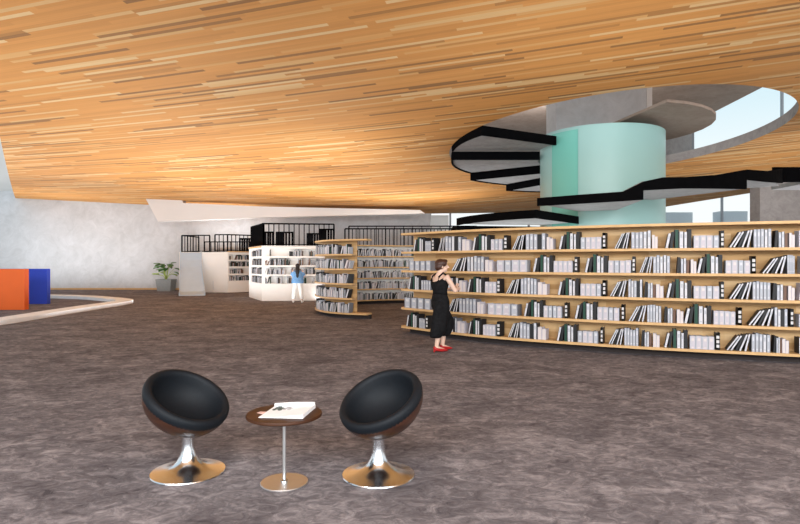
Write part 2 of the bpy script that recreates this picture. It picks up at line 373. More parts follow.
wedge(88, 118, 2.90, .2, edge_h=.29); wedge(118, 143, 3.13, .2, edge_h=.29); wedge(143, 180, 3.38, .2, edge_h=.25); wedge(180, 209, 3.66, .2, edge_h=.26)
# upper landing, concrete core and the mint drum
ul = MB(); ul.prism(arc(3.3, -79, 100, 16)+[(0, 0)], EYE+4.36, EYE+4.44); ul.build('landing', 'concrete_brown', stair)
core = thing('concrete_core', 'grey concrete shaft rising inside the mint drum through the ceiling', 'shaft', (AX, AY, 0))
k1 = MB(); k1.box(-1.55, 1.40, -.15, 1.1, 0, EYE+7.45); k1.build('shaft_wall', 'concrete', core)
k2 = MB(); k2.box(1.403, 1.58, -.17, .2, 0, EYE+7.45); k2.build('corner_strip', 'plaster', core)
drum = thing('glass_drum', 'tall pale mint frosted glass drum inside the spiral stair', 'glass drum', (AX-.04, AY, 0))
DR, DH = 1.94, EYE+4.12
dm = MB(); dm.lathe([(DR-.05, 0), (DR, 0), (DR, DH), (DR-.05, DH), (DR-.05, 0)], 96); dm.build('glass_shell', 'mint', drum, True, auto=40)
dk = MB(); dk.lathe([(DR+.004, .02), (DR+.03, .02), (DR+.03, DH-.1), (DR+.004, DH-.1), (DR+.004, .02)], 14, a0=math.radians(203), a1=math.radians(231))
dk.build('overlapping_panel', 'mint_deep', drum, True, auto=40)

# ------------------------------------------------------------------ bookcases
def frame_at(curve, i):
    t = (curve[min(i+1, len(curve)-1)]-curve[max(i-1, 0)]).normalized()
    return t, Vector((t.y, -t.x))                      # tangent (rightwards), outward normal (towards the viewer)
LEV = [.165+.422*k for k in range(6)]
def bookcase(name, label, curve, depth, cut=0, back=True, plinth=True, backmat='shelfwood'):
    root = thing(name, label, 'bookcase', (curve[0].x, curve[0].y, 0), group=None)
    off = Vector((curve[0].x, curve[0].y))
    P = [(c-off, frame_at(curve, i)[1]) for i, c in enumerate(curve)]
    for k, z in enumerate(LEV):
        Q = P if k in (0, 5) or not cut else P[:-cut]; m = MB(); fr = [p for p, nrm in Q]; bk = [p-nrm*depth for p, nrm in Q]
        n0 = P[0][1]; t0 = Vector((-n0.y, n0.x)); r = depth/2   # rounded left end
        cap = [fr[0]-n0*r+Vector(n0*math.cos(a)-t0*math.sin(a))*r for a in [PI*j/10 for j in range(1, 10)]]
        pts = [*cap[::-1], *fr, *bk[::-1]]
        m.prism([(p.x, p.y) for p in pts], z-.045, z); m.build('shelf_board', 'boardwood', root)
    if back:
        Q = P[:-cut] if cut else P; m = MB(); a = [p-nrm*(depth-.03) for p, nrm in Q]; b = [p-nrm*(depth-.005) for p, nrm in Q]
        m.prism([(p.x, p.y) for p in a+b[::-1]], LEV[0], LEV[5]-.045); m.build('back_panel', backmat, root)
    if plinth:
        m = MB(); a = [p-nrm*.22 for p, nrm in P]; b = [p-nrm*(depth-.02) for p, nrm in P]
        m.prism([(p.x, p.y) for p in a+b[::-1]], 0, LEV[0]-.045); m.build('plinth', 'plinth', root)
    return root
main = catmull([(.07, 12.95), (1.02, 11.9), (1.94, 11.1), (3.17, 10.35), (4.27, 9.77), (5.32, 9.36), (6.24, 9.03), (7.6, 8.66)], 14)
bookcase('long_bookcase', 'long curved wooden bookcase with five shelves of books before the stair', main, .36)

protos = {}
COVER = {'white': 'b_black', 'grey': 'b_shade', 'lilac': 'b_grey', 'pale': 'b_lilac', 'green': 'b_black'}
def book_mesh(kind, pages_in=.006):
    """unit book: thickness along x, spine at y=0 facing the viewer, height along z; pages show at the top and fore edge"""
    m = MB()
    if kind == 'dark': m.box(-.5, .5, 0, .008, 0, 1, 0)
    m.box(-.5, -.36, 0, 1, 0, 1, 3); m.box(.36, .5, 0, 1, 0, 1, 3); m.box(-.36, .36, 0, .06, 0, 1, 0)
    m.box(-.36, .36, .06, .97, .015, .965, 1)
    if kind == 'dark':                                 # pale pattern patches on the black spine
        for z in (.14, .40, .66): m.box(-.34, .34, -.012, .0, z, z+.17, 1)
    elif kind in ('grey', 'white', 'lilac'):           # a title block on the spine
        m.box(-.22, .22, -.006, .0, .62, .84, 2); m.box(-.22, .22, -.006, .0, .10, .16, 2)
    return m
def proto(kind):
    if kind not in protos:
        base = 'black' if kind == 'dark' else kind
        acc = {'grey': 'b_white', 'white': 'b_grey', 'lilac': 'b_pale'}.get(kind, 'pages')
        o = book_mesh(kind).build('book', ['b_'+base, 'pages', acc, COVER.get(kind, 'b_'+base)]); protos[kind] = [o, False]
    return protos[kind]
cum = [0.0]
for i in range(1, len(main)): cum.append(cum[-1]+(main[i]-main[i-1]).length)
def s_at(px):
    best = None
    for i in range(len(main)-1):
        p, q_ = main[i], main[i+1]; x0, x1 = 400+F*p.x/p.y, 400+F*q_.x/q_.y
        if x0 <= px <= x1: return cum[i]+(px-x0)/(x1-x0)*(cum[i+1]-cum[i])
    return 0.0 if px < 500 else cum[-1]
def at_s(s):
    for i in range(len(main)-1):
        if cum[i] <= s <= cum[i+1] or i == len(main)-2:
            t = (s-cum[i])/(cum[i+1]-cum[i]); return main[i].lerp(main[i+1], t), *frame_at(main, i)
ROWS = {
 5: 'p412-424 b424-430 d430.5-437 l437-444 u444-461 c461-469 p471-490 b490-502 d503-509 l511-524 u525-546 c546-553 p558-580 b580-602 d602-606 l614-630 u631-652 c652-658 p665-693 b694-721 d721-725 l729-754 u754-773 n775-789 c790-796',
 4: 'b408-431 l450-466 u466-484 c484-492 b496-528 p532-553 b553-573 d574-577.5 p584-608 b608-632 d632-635.5 l639-653 u653-671 n677-690 c691-697 p697-724 b726-752 d752-757 l762-788 u788-796',
 3: 'p407-420 b420-430 d432-438 l438-444 u444-458 c458-465 p466-484 b484-496 d496-502 l505-519 u520-537 c537-547 p557-579 b580-602 d602-606 l609-627 u628-643 n644-656 c656-664 p666-693 b694-721 d721-725 l729-753 u753-772 n773-788 c789-796',
 2: 'b402-431 l446-458 u458-476 c476-483 b487-519 p523-543 b543-562 d564-567.5 p574-597 b597-620 d621-624.5 l628-647 u647-662 n664-676 c677-684 p684-713 b714-737 d738-743 l748-775 u775-789 d791-795',
 1: 'p405-418 b418-424 d424.5-431 l438-447 u447-456 c456-464 p467-481 b482-495 d496-502 l507-519 u519-537 c537-546 p556-577 b577-599 d600-603 l608-624 u624-639 n641-652 c653-660 p664-689 b690-716 d716-721 l726-752 u752-772 n774-783 c783-790'}
ORD = ['zeroth', 'first', 'second', 'third', 'fourth', 'fifth', 'sixth', 'seventh', 'eighth', 'ninth']
GN = {'p': 'mixed tall cluster', 'b': 'short block', 'd': 'patterned book', 'l': 'leaning group', 'u': 'tall upright group', 'c': 'low pale pair', 'n': 'slim group'}
RN = {5: 'top', 4: 'second', 3: 'middle', 2: 'fourth', 1: 'bottom'}
specs = []
for row, txt in ROWS.items():
    items = []
    for t in txt.split():
        a, b = t[1:].split('-'); items.append((t[0], s_at(float(a)), s_at(float(b)), float(a)))
    seen = {}
    for typ, s0, s1, px in reversed(items):
        seen[typ] = seen.get(typ, 0)+1; W = s1-s0; bl = []
        rnd = random.Random(int(px*7)+row*1000)
        if typ == 'p':
            for f_, col, h, lean in ((.14, 'white', .235, .20), (.12, 'black', .26, .12), (.17, 'green', .30, 0), (.2, 'white', .27, 0), (.14, 'white', .25, 0), (.17, 'black', .29, 0)):
                bl.append((f_, col, h*1.06*rnd.uniform(.97, 1.03), lean))
        elif typ == 'b':
            k = 4 if W > .28 else 3
            hh = rnd.uniform(.205, .222)
            for i in range(k): bl.append((1/k, 'lilac' if px > 430 and rnd.random() < .75 else 'grey', hh*rnd.uniform(.98, 1.03), 0))
        elif typ == 'd': bl.append((1, 'dark', .285, 0))
        elif typ == 'l':
            for i, (col, an) in enumerate((('white', .60), ('white', .54), ('black', .42), ('white', .36), ('white', .22))): bl.append((.2, col, .285, an))
        elif typ == 'u':
            k = 5 if W > .2 else 4
            for i in range(k): bl.append((1/k, rnd.choice(['grey', 'grey', 'white', 'grey']) if i != k-2 else rnd.choice(['white', 'black', 'grey']), rnd.uniform(.27, .31), 0))
        elif typ == 'c':
            for i in range(2): bl.append((.5, 'pale', .20+.03*(1-i), 0))
        elif typ == 'n':
            for i, col in enumerate(('black', 'grey', 'white', 'brown')): bl.append((.25, col, (.27, .24, .25, .22)[i], .06 if i == 0 else 0))
        def squeeze(leans): return sum(b[2]*math.cos(a)*max(0, math.tan(a)-math.tan(n_)) for b, a, n_ in zip(bl, leans, leans[1:]+[0]))
        leans = [b[3] for b in bl]
        while squeeze(leans) > .5*W: leans = [a*.9 for a in leans]
        avail = (W-squeeze(leans))*.96; fs = sum(b[0] for b in bl); cur = s0
        for i, ((f_, col, h, _), lean) in enumerate(zip(bl, leans)):
            th = avail*f_/fs*math.cos(lean)*.97
            if typ == 'd': th = min(W*.9, .07)
            if lean > .2: th = min(th, .042)
            r0 = cur+th/math.cos(lean)
            specs.append(dict(row=row, s=r0-th/2*math.cos(lean), th=th*.98, h=h, col=col, lean=lean, typ=typ, i=i+1, g=seen[typ], n=len(bl)))
            nx = leans[i+1] if i+1 < len(leans) else 0
            cur = r0+h*math.cos(lean)*max(0, math.tan(lean)-math.tan(nx))+avail*f_/fs*.03
def place(sp):
    p, t, nrm = at_s(min(sp['s'], cum[-1])); d = .19; z = LEV[sp['row']-1]+.001
    base = Vector((p.x, p.y, z))-Vector((nrm.x, nrm.y, 0))*.035
    rot = Matrix.Rotation(math.atan2(t.y, t.x), 4, 'Z') @ Matrix.Rotation(sp['lean'], 4, 'Y')
    lift = sp['th']/2*math.sin(sp['lean'])
    m = Matrix.Translation(base+Vector((0, 0, lift))) @ rot @ Matrix.Diagonal((sp['th'], d, sp['h'], 1))
    return m, p.y
for sp in specs: sp['m'], sp['Y'] = place(sp); sp['area'] = sp['th']*sp['h']/sp['Y']**2
specs.sort(key=lambda s: -(1/s['Y']))
single, rest = specs[:300], specs[300:]
TONE = {'dark': 'black and white', 'lilac': 'pale lilac', 'pale': 'cream', 'green': 'dark green'}
for sp in single:
    pr = proto(sp['col']); src = pr[0]
    if pr[1]: o = src.copy(); C.objects.link(o)
    else: o = src; pr[1] = True
    o.matrix_world = sp['m']
    tone = TONE.get(sp['col'], sp['col'])
    if sp['typ'] == 'd': lb = f"{tone} patterned book, {ORD[sp['g']]} such from right, {RN[sp['row']]} shelf of long bookcase"
    else: lb = f"{tone} book, {ORD[sp['i']]} from left in the {ORD[sp['g']]} {GN[sp['typ']]} from right, {RN[sp['row']]} shelf"
    tag(o, lb, 'book', 'books on the long curved bookcase')

mass = MB(); MASSM = ['b_white', 'b_grey', 'b_lilac', 'b_black', 'b_green', 'b_pale', 'b_brown', 'pages', 'b_shade']
MI = {'white': 0, 'grey': 1, 'lilac': 2, 'black': 3, 'dark': 3, 'green': 4, 'pale': 5, 'brown': 6, 'red': 6}
def mass_book(m, col):
    b = book_mesh(col)
    for f_, mi in zip(b.f, b.m): pass
    vs_ = [m @ Vector(v) for v in b.v]
    off = len(mass.v); mass.v += [tuple(v) for v in vs_]
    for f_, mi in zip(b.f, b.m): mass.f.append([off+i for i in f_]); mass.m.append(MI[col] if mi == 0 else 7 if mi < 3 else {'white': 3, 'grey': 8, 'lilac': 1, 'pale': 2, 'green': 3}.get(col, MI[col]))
for sp in rest: mass_book(sp['m'], sp['col'])
def fill_row(p0, p1, z, rnd, style='case', lo=.19, hi=.29, gap=.1, d=.17):
    """a run of books from p0 to p1 whose spines face right of the direction of travel"""
    t = (p1-p0); L = t.length; t.normalize(); s = 0.01
    ang = math.atan2(t.y, t.x); nrm = Vector((t.y, -t.x))
    while s < L-.03:
        u = rnd.random()
        if style == 'case':
            th = rnd.choice((.03, .035, .045, .06)); col = rnd.choices(['grey', 'white', 'lilac', 'black', 'green', 'pale'], [5, 5, 3, 1.5, .8, 2])[0]
        else:
            th = rnd.choice((.03, .04, .05)); col = rnd.choices(['black', 'grey', 'green', 'brown', 'white', 'pale'], [4, 4, 2, 2, 1.5, 1])[0]
        if u < gap: s += rnd.uniform(.03, .3 if style != 'case' else .06); continue
        h = rnd.uniform(lo, hi); lean = 0 if rnd.random() < .8 else rnd.uniform(.1, .35)
        pos = p0+t*(s+th/2)-nrm*.03
        m = Matrix.Translation((pos.x, pos.y, z+.002+th/2*math.sin(lean))) @ Matrix.Rotation(ang, 4, 'Z') @ Matrix.Rotation(lean, 4, 'Y') @ Matrix.Diagonal((th*.95, d, h, 1))
        mass_book(m, col); s += th+(h*math.sin(lean)*.9 if lean else 0)

# the shorter C-shaped bookcase: outer face towards us on the left, inner face beyond
cc = catmull([(-2.55, 20.3), (-2.72, 19.3), (-2.70, 18.1), (-2.28, 17.0), (-1.62, 16.35), (-.93, 16.05)], 8)
bookcase('curved_bookcase', 'short strongly curved wooden bookcase bulging towards us, left of the long one', cc, .34, cut=5)
rb = random.Random(3)
for k in range(5):
    last = len(cc)-7
    for i in range(0, last, 2): fill_row(cc[i], cc[min(i+2, last)], LEV[k], rb, gap=.06, d=.2)
ci = catmull([(-2.2, 20.9), (-1.35, 21.9), (-.3, 22.35), (.6, 22.45), (1.5, 22.4)], 8)
bookcase('far_bookcase', 'curved white backed bookcase behind the short curved one', ci, .34, backmat='white')
for k in range(5):
    for i in range(0, len(ci)-2, 2): fill_row(ci[i], ci[i+2], LEV[k], rb, gap=.08, d=.2)

# ------------------------------------------------------------------ white pavilions with shelves and railings
def railing(root, pts, z, h, step, top=.06, extra=()):
    r = MB()
    for a, b in zip(pts, pts[1:]): r.beam((a[0], a[1], z+h), (b[0], b[1], z+h), top, top); r.beam((a[0], a[1], z+.05), (b[0], b[1], z+.05), .04, .04)
    rl = r.build('railing', 'black', root)
    cnt = 0
    for a, b in zip(pts, pts[1:]):
        A, B = Vector(a), Vector(b); k = max(1, int((B-A).length/step))
        for i in range(k+1):
            p = A.lerp(B, i/k); pm = MB(); wd = .06 if i in (0, k) else .035
            pm.box(p.x-wd/2, p.x+wd/2, p.y-wd/2, p.y+wd/2, z, z+h); pm.build('baluster', 'black', rl); cnt += 1
    return rl
def niche_wall(m, a, b, h, th, rows, inset0, inset1):
    """front wall from a to b (outer face on the right of a->b) with shelf niches at the given heights"""
    A, B = Vector(a), Vector(b); t = (B-A); L = t.length; t.normalize(); mat = Matrix.Translation((A.x, A.y, 0)) @ Matrix.Rotation(math.atan2(t.y, t.x), 4, 'Z')
    m.box(0, inset0, 0, th, 0, h, 0, mat); m.box(L-inset1, L, 0, th, 0, h, 0, mat)
    z = 0
    for r0, r1 in rows: m.box(inset0, L-inset1, 0, th, z, r0, 0, mat); z = r1
    m.box(inset0, L-inset1, 0, th, z, h, 0, mat); m.box(inset0, L-inset1, th-.03, th, 0, h, 0, mat)
rows2 = [(.72, 1.04), (1.10, 1.42), (1.48, 1.80), (1.86, 2.18)]
pav = thing('reading_pavilion', 'larger white pavilion with shelf niches, black railing on its roof, behind the second person', 'pavilion', (-5.73, 23.7, 0))
def loc(p): return (p[0]+5.73, p[1]-23.7)
Ap, Bp, Cp, Dp, Ep = (-6.98, 26.4), (-5.73, 23.7), (-2.75, 24.1), (-2.75, 27.5), (-6.6, 28)
m = MB(); niche_wall(m, loc(Bp), loc(Cp), 2.28, .32, rows2, .05, .1); niche_wall(m, loc(Ap), loc(Bp), 2.26, .32, rows2, .4, .04)
m.prism([loc(p) for p in ((-2.75, 24.45), (-2.75, 27.5), (-6.6, 28), (-6.6, 26.7), (-5.5, 24.4))], 0, 2.2)
m.prism([loc(p) for p in (Ap, Bp, Cp, Dp, Ep)], 2.24, 2.30)
m.build('body', 'white', pav)
t_ = MB(); t_.beam((*loc((-6.95, 26.25)), 2.25), (*loc((-5.8, 23.75)), 2.25), .06, .05); t_.build('wood_edge', 'boardwood', pav)
rp_ = random.Random(11)
for r0, r1 in rows2:
    fill_row(Vector(Bp)+Vector((.08, .02)), Vector(Cp)+Vector((-.15, 0)), r0, rp_, 'pav', .18, .29, .17)
    fill_row(Vector(Ap)+Vector((.2, -.42)), Vector(Bp)+Vector((-.03, .06)), r0, rp_, 'pav', .18, .29, .1)
railing(pav, [loc(p) for p in ((-6.85, 26.3), (-5.68, 23.8), (-2.8, 24.2))], 2.30, .92, .20)
# black steel frames of the roof deck
for (x0, x1, y, zh) in ((-5.45, -4.75, 25.2, .66), (-4.15, -3.6, 25.6, .62), (-3.5, -2.9, 25.0, .78), (-6.3, -5.75, 25.8, .7)):
    f = MB(); a = loc((x0, y)); b = loc((x1, y))
    for i in range(6):
        xx = a[0]+(b[0]-a[0])*i/5; f.box(xx-.04, xx+.04, a[1], a[1]+.05, 2.3, 2.3+zh)
    f.box(a[0], b[0], a[1], a[1]+.05, 2.3+zh-.07, 2.3+zh); f.box(a[0], a[0]+(b[0]-a[0])*.45, a[1]+.06, a[1]+.1, 2.3, 2.3+zh*.95)
    f.build('steel_frame', 'black', pav)
pav2 = thing('play_pavilion', 'smaller white pavilion with a slide, black railing on its roof, beside the planter', 'pavilion', (-11.9, 30.8, 0))
def loc2(p): return (p[0]+11.9, p[1]-30.8)
A2, B2, C2 = (-11.9, 30.8), (-9.15, 30.3), (-7.4, 31.7)
rows1 = [(.62, .92), (1.00, 1.30), (1.38, 1.68), (1.74, 2.02)]
m = MB(); m.prism([loc2(p) for p in (A2, B2, (-9.0, 30.8), (-8, 33.0), (-11.6, 33.0))], 0, 2.15)
niche_wall(m, loc2(B2), loc2(C2), 2.15, .32, rows1, .06, .05)
m.prism([loc2(p) for p in (B2, C2, (-7.6, 33), (-9, 33))], 2.13, 2.2); m.build('body', 'white', pav2)
t_ = MB(); t_.beam((*loc2(B2), 2.17), (*loc2(C2), 2.17), .08, .05); t_.build('wood_edge', 'boardwood', pav2)
for r0, r1 in rows1: fill_row(Vector(B2)+Vector((.1, .09)), Vector(C2)+Vector((-.06, -.04)), r0, rp_, 'pav', .18, .27, .05)
railing(pav2, [loc2(p) for p in ((-11.6, 32.9), (-11.8, 30.9), (-10.2, 30.6))], 2.15, .9, .30)
railing(pav2, [loc2(p) for p in ((-9.9, 30.55), (-9.2, 30.45), (-7.6, 31.75))], 2.2, .88, .22)
railing(pav2, [loc2(p) for p in ((-11.2, 32.7), (-8.2, 32.7))], 2.15, .62, .36)
f = MB(); a = loc2((-8.9, 31.2))
for i in range(7): f.box(a[0]+i*.13, a[0]+i*.13+.09, a[1]+.35, a[1]+.4, 2.2, 2.95)
f.box(a[0], a[0]+.9, a[1]+.35, a[1]+.4, 2.85, 2.95)
f.build('steel_frame', 'black', pav2)
s1 = MB(); s1.box(3.15, 3.19, -.62, -.58, .15, .62); s1.v = [(x-1.2, y+.16, z) for x, y, z in s1.v]
s1.build('door_handle', 'curb', pav2)
# slide: flat chute with side lips, bending outwards at the foot
sl = thing('slide', 'bluish white slide leaning from the smaller white pavilion to the carpet', 'slide', (-10.55, 28.9, 0), math.radians(20))
prof = [(1.55, 2.12), (1.3, 1.72), (.95, 1.35), (.2, .75), (-.7, .16), (-1.6, .03)]
m = MB(); x0, x1 = -.55, .48
for j in range(len(prof)-1):
    (y0, z0), (y1, z1) = prof[j], prof[j+1]
    w0, w1 = [x1+.10*max(0, (1.35-z)) for z in (z0, z1)]
    m.add([(x0, y0, z0), (w0, y0, z0), (w1, y1, z1), (x0, y1, z1), (x0, y0, z0-.03), (w0, y0, z0-.03), (w1, y1, z1-.03), (x0, y1, z1-.03)],
          [(0, 1, 2, 3), (7, 6, 5, 4), (0, 4, 5, 1), (1, 5, 6, 2), (2, 6, 7, 3), (3, 7, 4, 0)])
m.build('chute', 'slide', sl)
for sx_ in (0, 1):
    m = MB()
    for j in range(len(prof)-1):
        (y0, z0), (y1, z1) = prof[j], prof[j+1]
        xa, xb = [(x1+.10*max(0, 1.35-z)) if sx_ else x0 for z in (z0, z1)]
        m.add([(xa-.02, y0, z0-.03), (xa+.02, y0, z0-.03), (xb+.02, y1, z1-.03), (xb-.02, y1, z1-.03), (xa-.02, y0, z0+.10), (xa+.02, y0, z0+.10), (xb+.02, y1, z1+.10), (xb-.02, y1, z1+.10)],
              [(0, 1, 2, 3), (7, 6, 5, 4), (0, 4, 5, 1), (1, 5, 6, 2), (2, 6, 7, 3), (3, 7, 4, 0)])
    m.build('side_lip', 'slide', sl)
sup = MB(); sup.box(x0, x1, .15, 1.5, 0, .68); sup.v = [(x, y, z if y < .3 else (z if z == 0 else 1.3)) for x, y, z in sup.v]; sup.build('support', 'slide', sl)
# low grey gallery with a long railing behind the bookcases
gal = thing('railed_gallery', 'low grey block with a long black railing behind the curved bookcases', 'gallery', (-2.6, 26.6, 0))
m = MB(); m.box(0, 6.5, 0, 2.2, 0, 2.22); m.build('body', 'concrete', gal)
railing(gal, [(.03, .06), (6.45, .06)], 2.22, .95, .17)
railing(gal, [(.03, 2.1), (6.45, 2.1)], 2.22, 1.2, .45)
s9 = s_at(799)
for k in range(5):                                     # the part of the long bookcase beyond the frame
    a_, b_2 = at_s(s9)[0], main[-1]; fill_row(Vector(a_), Vector(b_2), LEV[k], rb, gap=.08, d=.19)
mass_o = mass.build('books', MASSM); tag(mass_o, 'remaining small books at the long bookcase far end, curved bookcases and pavilion niches', 'books', kind='stuff')

# ------------------------------------------------------------------ planter, coloured blocks, curb
pl = thing('potted_plant', 'leafy green plant in a square grey planter before the concrete wall', 'plant', (-13.1, 32.0, 0))
m = MB(); m.add([(-.36, -.36, 0), (.36, -.36, 0), (.36, .36, 0), (-.36, .36, 0), (-.43, -.43, .66), (.43, -.43, .66), (.43, .43, .66), (-.43, .43, .66)],
                [(3, 2, 1, 0), (0, 1, 5, 4), (1, 2, 6, 5), (2, 3, 7, 6), (3, 0, 4, 7)])
m.add([(-.43, -.43, .66), (.43, -.43, .66), (.43, .43, .66), (-.43, .43, .66), (-.38, -.38, .66), (.38, -.38, .66), (.38, .38, .66), (-.38, .38, .66), (-.38, -.38, .6), (.38, -.38, .6), (.38, .38, .6), (-.38, .38, .6)],
      [(0, 1, 5, 4), (1, 2, 6, 5), (2, 3, 7, 6), (3, 0, 4, 7), (4, 5, 9, 8), (5, 6, 10, 9), (6, 7, 11, 10), (7, 4, 8, 11)])
m.build('planter', 'pot', pl)
m = MB(); m.box(-.38, .38, -.38, .38, .55, .61); m.build('soil', 'soil', pl)
rl = random.Random(5); lf = MB(); stm = MB()
for i in range(24):
    a = rl.uniform(0, 2*PI); rr = rl.uniform(.15, .52); zz = rl.uniform(.85, 1.52) if i else 1.5; rr *= 1-.45*max(0, zz-1.2)
    tip = Vector((rr*math.cos(a), rr*math.sin(a)*.7, zz)); b0 = Vector((rl.uniform(-.06, .06), rl.uniform(-.06, .06), .6))
    stm.tube([b0, b0.lerp(tip, .5)+Vector((0, 0, .1)), tip], [.014, .011, .007], 6)
    d = Vector((math.cos(a), math.sin(a), rl.uniform(-.2, .5))).normalized(); sd = d.cross(Vector((0, 0, 1))).normalized(); up = sd.cross(d)
    L, Wd = rl.uniform(.28, .40), rl.uniform(.13, .19); pts = []
    for t in (0, .15, .35, .6, .82, 1.0):
        ww = Wd*math.sin(PI*min(1, (t*.92+.06)))**.8; c = tip+d*L*t-Vector((0, 0, .10*t*t)); pts.append((c-sd*ww+up*.03, c-up*.01, c+sd*ww+up*.03))
    vs_ = [p for tri in pts for p in tri]; fs_ = []
    for j in range(5):
        for q_ in (0, 1): fs_.append((3*j+q_, 3*j+q_+1, 3*j+4+q_, 3*j+3+q_))
    lf.add(vs_, fs_, 1 if zz < 1.0 else 0)
stm.build('stem', 'leaf_pale', pl, True)
lo_ = lf.build('foliage', ['leaf', 'leaf_pale'], pl, True); so = lo_.modifiers.new('thick', 'SOLIDIFY'); so.thickness = .006
m = MB(); m.box(-16.8, -12.7, 19.3, 19.55, 0, 1.385); tag(m.build('orange_partition', 'orange', bevel=.012), 'bright orange solid block inside the pale curb at the left', 'block')
m = MB(); m.box(-16.6, -13.6, 22.0, 22.22, 0, 1.36); tag(m.build('blue_partition', 'blue', bevel=.012), 'deep blue solid block standing behind the orange one', 'block')
oc = catmull([(-12.5, 10.6), (-10.6, 12.0), (-10.2, 14.5), (-10.25, 17.5), (-10.3, 20.0), (-10.3, 21.3), (-10.6, 22.7), (-11.9, 24.0), (-13.7, 25.3), (-16, 26.1), (-19, 26.3), (-22, 24), (-23, 19), (-21.5, 13.5), (-17, 10.3), (-12.5, 10.6)], 5)[:-1]
ctr = Vector((-16.5, 18.5)); m = MB(); nn = len(oc); inn = [p+(ctr-p).normalized()*.62 for p in oc]
vs_ = [(p.x, p.y, z) for z in (0, .14) for p in oc]+[(p.x, p.y, z) for z in (0, .14) for p in inn]
fs_ = []
for i in range(nn):
    j = (i+1) % nn; fs_ += [(i, j, nn+j, nn+i), (2*nn+j, 2*nn+i, 3*nn+i, 3*nn+j), (nn+i, nn+j, 3*nn+j, 3*nn+i), (j, i, 2*nn+i, 2*nn+j)]
m.add(vs_, fs_); tag(m.build('ring_curb', 'curb', bevel=.015), 'low pale curb ringing the coloured blocks on the carpet', 'curb')

# ------------------------------------------------------------------ seating group
def chair(name, label, x, y, rimpx, rimpy, n_img):
    root = thing(name, label, 'chair', (x, y, 0), group='swivel bowl chairs')
    b = MB(); b.lathe([(.001, .002), (.272, .002), (.278, .008), (.274, .015), (.24, .021), (.19, .030), (.145, .044), (.11, .065), (.083, .095), (.064, .135), (.051, .185), (.044, .24), (.042, .335), (.001, .335)], 72)
    b.build('pedestal', 'chrome', root, True, auto=40)
    # bowl axis from the tilt seen in the photo
    c3 = px3(rimpx, rimpy, y); v = (Vector((0, 0, EYE))-c3).normalized(); r = Vector((0, 0, 1)).cross(v).normalized(); u = v.cross(r)
    ax = (r*n_img[0]+u*n_img[1]+v*n_img[2]).normalized()
    q = Vector((0, 0, 1)).rotation_difference(ax).to_matrix().to_4x4()
    mat = Matrix.Translation(c3-Vector((x, y, 0))) @ q
    RR, DP = .320, .238
    sh = MB(); pr = [(RR*math.cos(t)**.9 if t < PI/2 else .0005, -DP*math.sin(t)) for t in [PI/2*i/14 for i in range(14)]]+[(.0005, -DP)]
    sh.lathe(pr, 64, mat); o = sh.build('seat_shell', 'walnut', root, True)
    s_ = o.modifiers.new('thick', 'SOLIDIFY'); s_.thickness = .012; s_.offset = 1
    cu = MB()
    prof_ = [(RR-.012, -.070), (RR+.006, -.045), (RR+.014, -.015), (RR+.011, .014), (RR-.003, .032), (RR-.022, .036), (RR-.040, .026), (RR-.052, .002), (RR-.062, -.04),
             (RR-.090, -.10), (RR-.14, -.155), (RR-.22, -.195), (.0005, -.205)]
    cu.lathe(prof_, 72, mat); o = cu.build('cushion', 'leather', root, True)
    # collar and socket between the pedestal and the lowest point of the bowl
    cl = MB(); cl.lathe([(.001, .325), (.046, .325), (.049, .333), (.049, .350), (.043, .358), (.001, .358)], 40); cl.build('collar', 'chrome', root, True, auto=40)
    return root
chair('swivel_chair', 'left bowl-shaped swivel chair, black leather cushion tilted right, chrome trumpet foot', -1.632, 4.40, 187.5, 398.0, (.366, .747, .555))
chair('swivel_chair', 'right bowl-shaped swivel chair, black leather cushion tilted left, chrome trumpet foot', -.163, 4.34, 380.3, 399.2, (-.366, .747, .555))
tx, ty = -.849, 4.19
tb = thing('side_table', 'round brown wooden side table on a thin steel pole between the chairs', 'table', (tx, ty, 0))
m = MB(); m.lathe([(.001, .487), (.262, .487), (.274, .494), (.275, .506), (.271, .513), (.001, .513)], 72); m.build('tabletop', 'tabletop', tb, True, auto=35)
m = MB(); m.lathe([(.0125, .012), (.0125, .487)], 24); m.build('pole', 'satin', tb, True)
m = MB(); m.lathe([(.001, .001), (.172, .001), (.174, .006), (.170, .011), (.001, .012)], 64); m.build('base_plate', 'satin', tb, True, auto=40)
m = MB(); m.lathe([(.026, .0115), (.026, .022), (.020, .028), (.0126, .029)], 32); m.build('collar', 'chrome', tb, True, auto=40)
# open magazine: flat left half, right half swelling towards the spine side
mg = thing('open_magazine', 'open white magazine with printed figures lying on the side table', 'magazine', (tx+.020, ty+.0, .514), math.radians(-4))
def page(xa, xb, ya, yb, zf, seg=14, sk=0.0):
    p = MB(); vs_ = []
    for i in range(seg+1):
        t = i/seg; x = xa+(xb-xa)*t; z = zf(t)
        for yy in (ya, yb):
            for zz in (.0005, z): vs_.append((x+sk*(yy-ya), yy, zz))
    fs_ = []
    for i in range(seg):
        a = 4*i; b = a+4; fs_ += [(a+1, b+1, b+3, a+3), (a, a+2, b+2, b), (a, b, b+1, a+1), (a+2, a+3, b+3, b+2)]
    fs_ += [(0, 1, 3, 2), (4*seg, 4*seg+2, 4*seg+3, 4*seg+1)]; p.add(vs_, fs_); return p
def bump_(t): return .004+.006*math.sin(PI*min(1, t*.9))
pg = page(-.165, .0, -.150, .150, lambda t: .005+.004*t, sk=.08).build('left_pages', 'paper', mg)
pg2 = page(.0, .155, -.150, .150, lambda t: .009+.010*math.sin(PI*t*.8)+.012*t**4, sk=.08).build('right_pages', 'paper', mg)
rollm = MB(); rollm.tube([(-.135, .150, .018), (.03, .154, .022), (.172, .150, .024)], [.014, .020, .022], 14); rollm.build('curled_page', 'paper', mg, True)
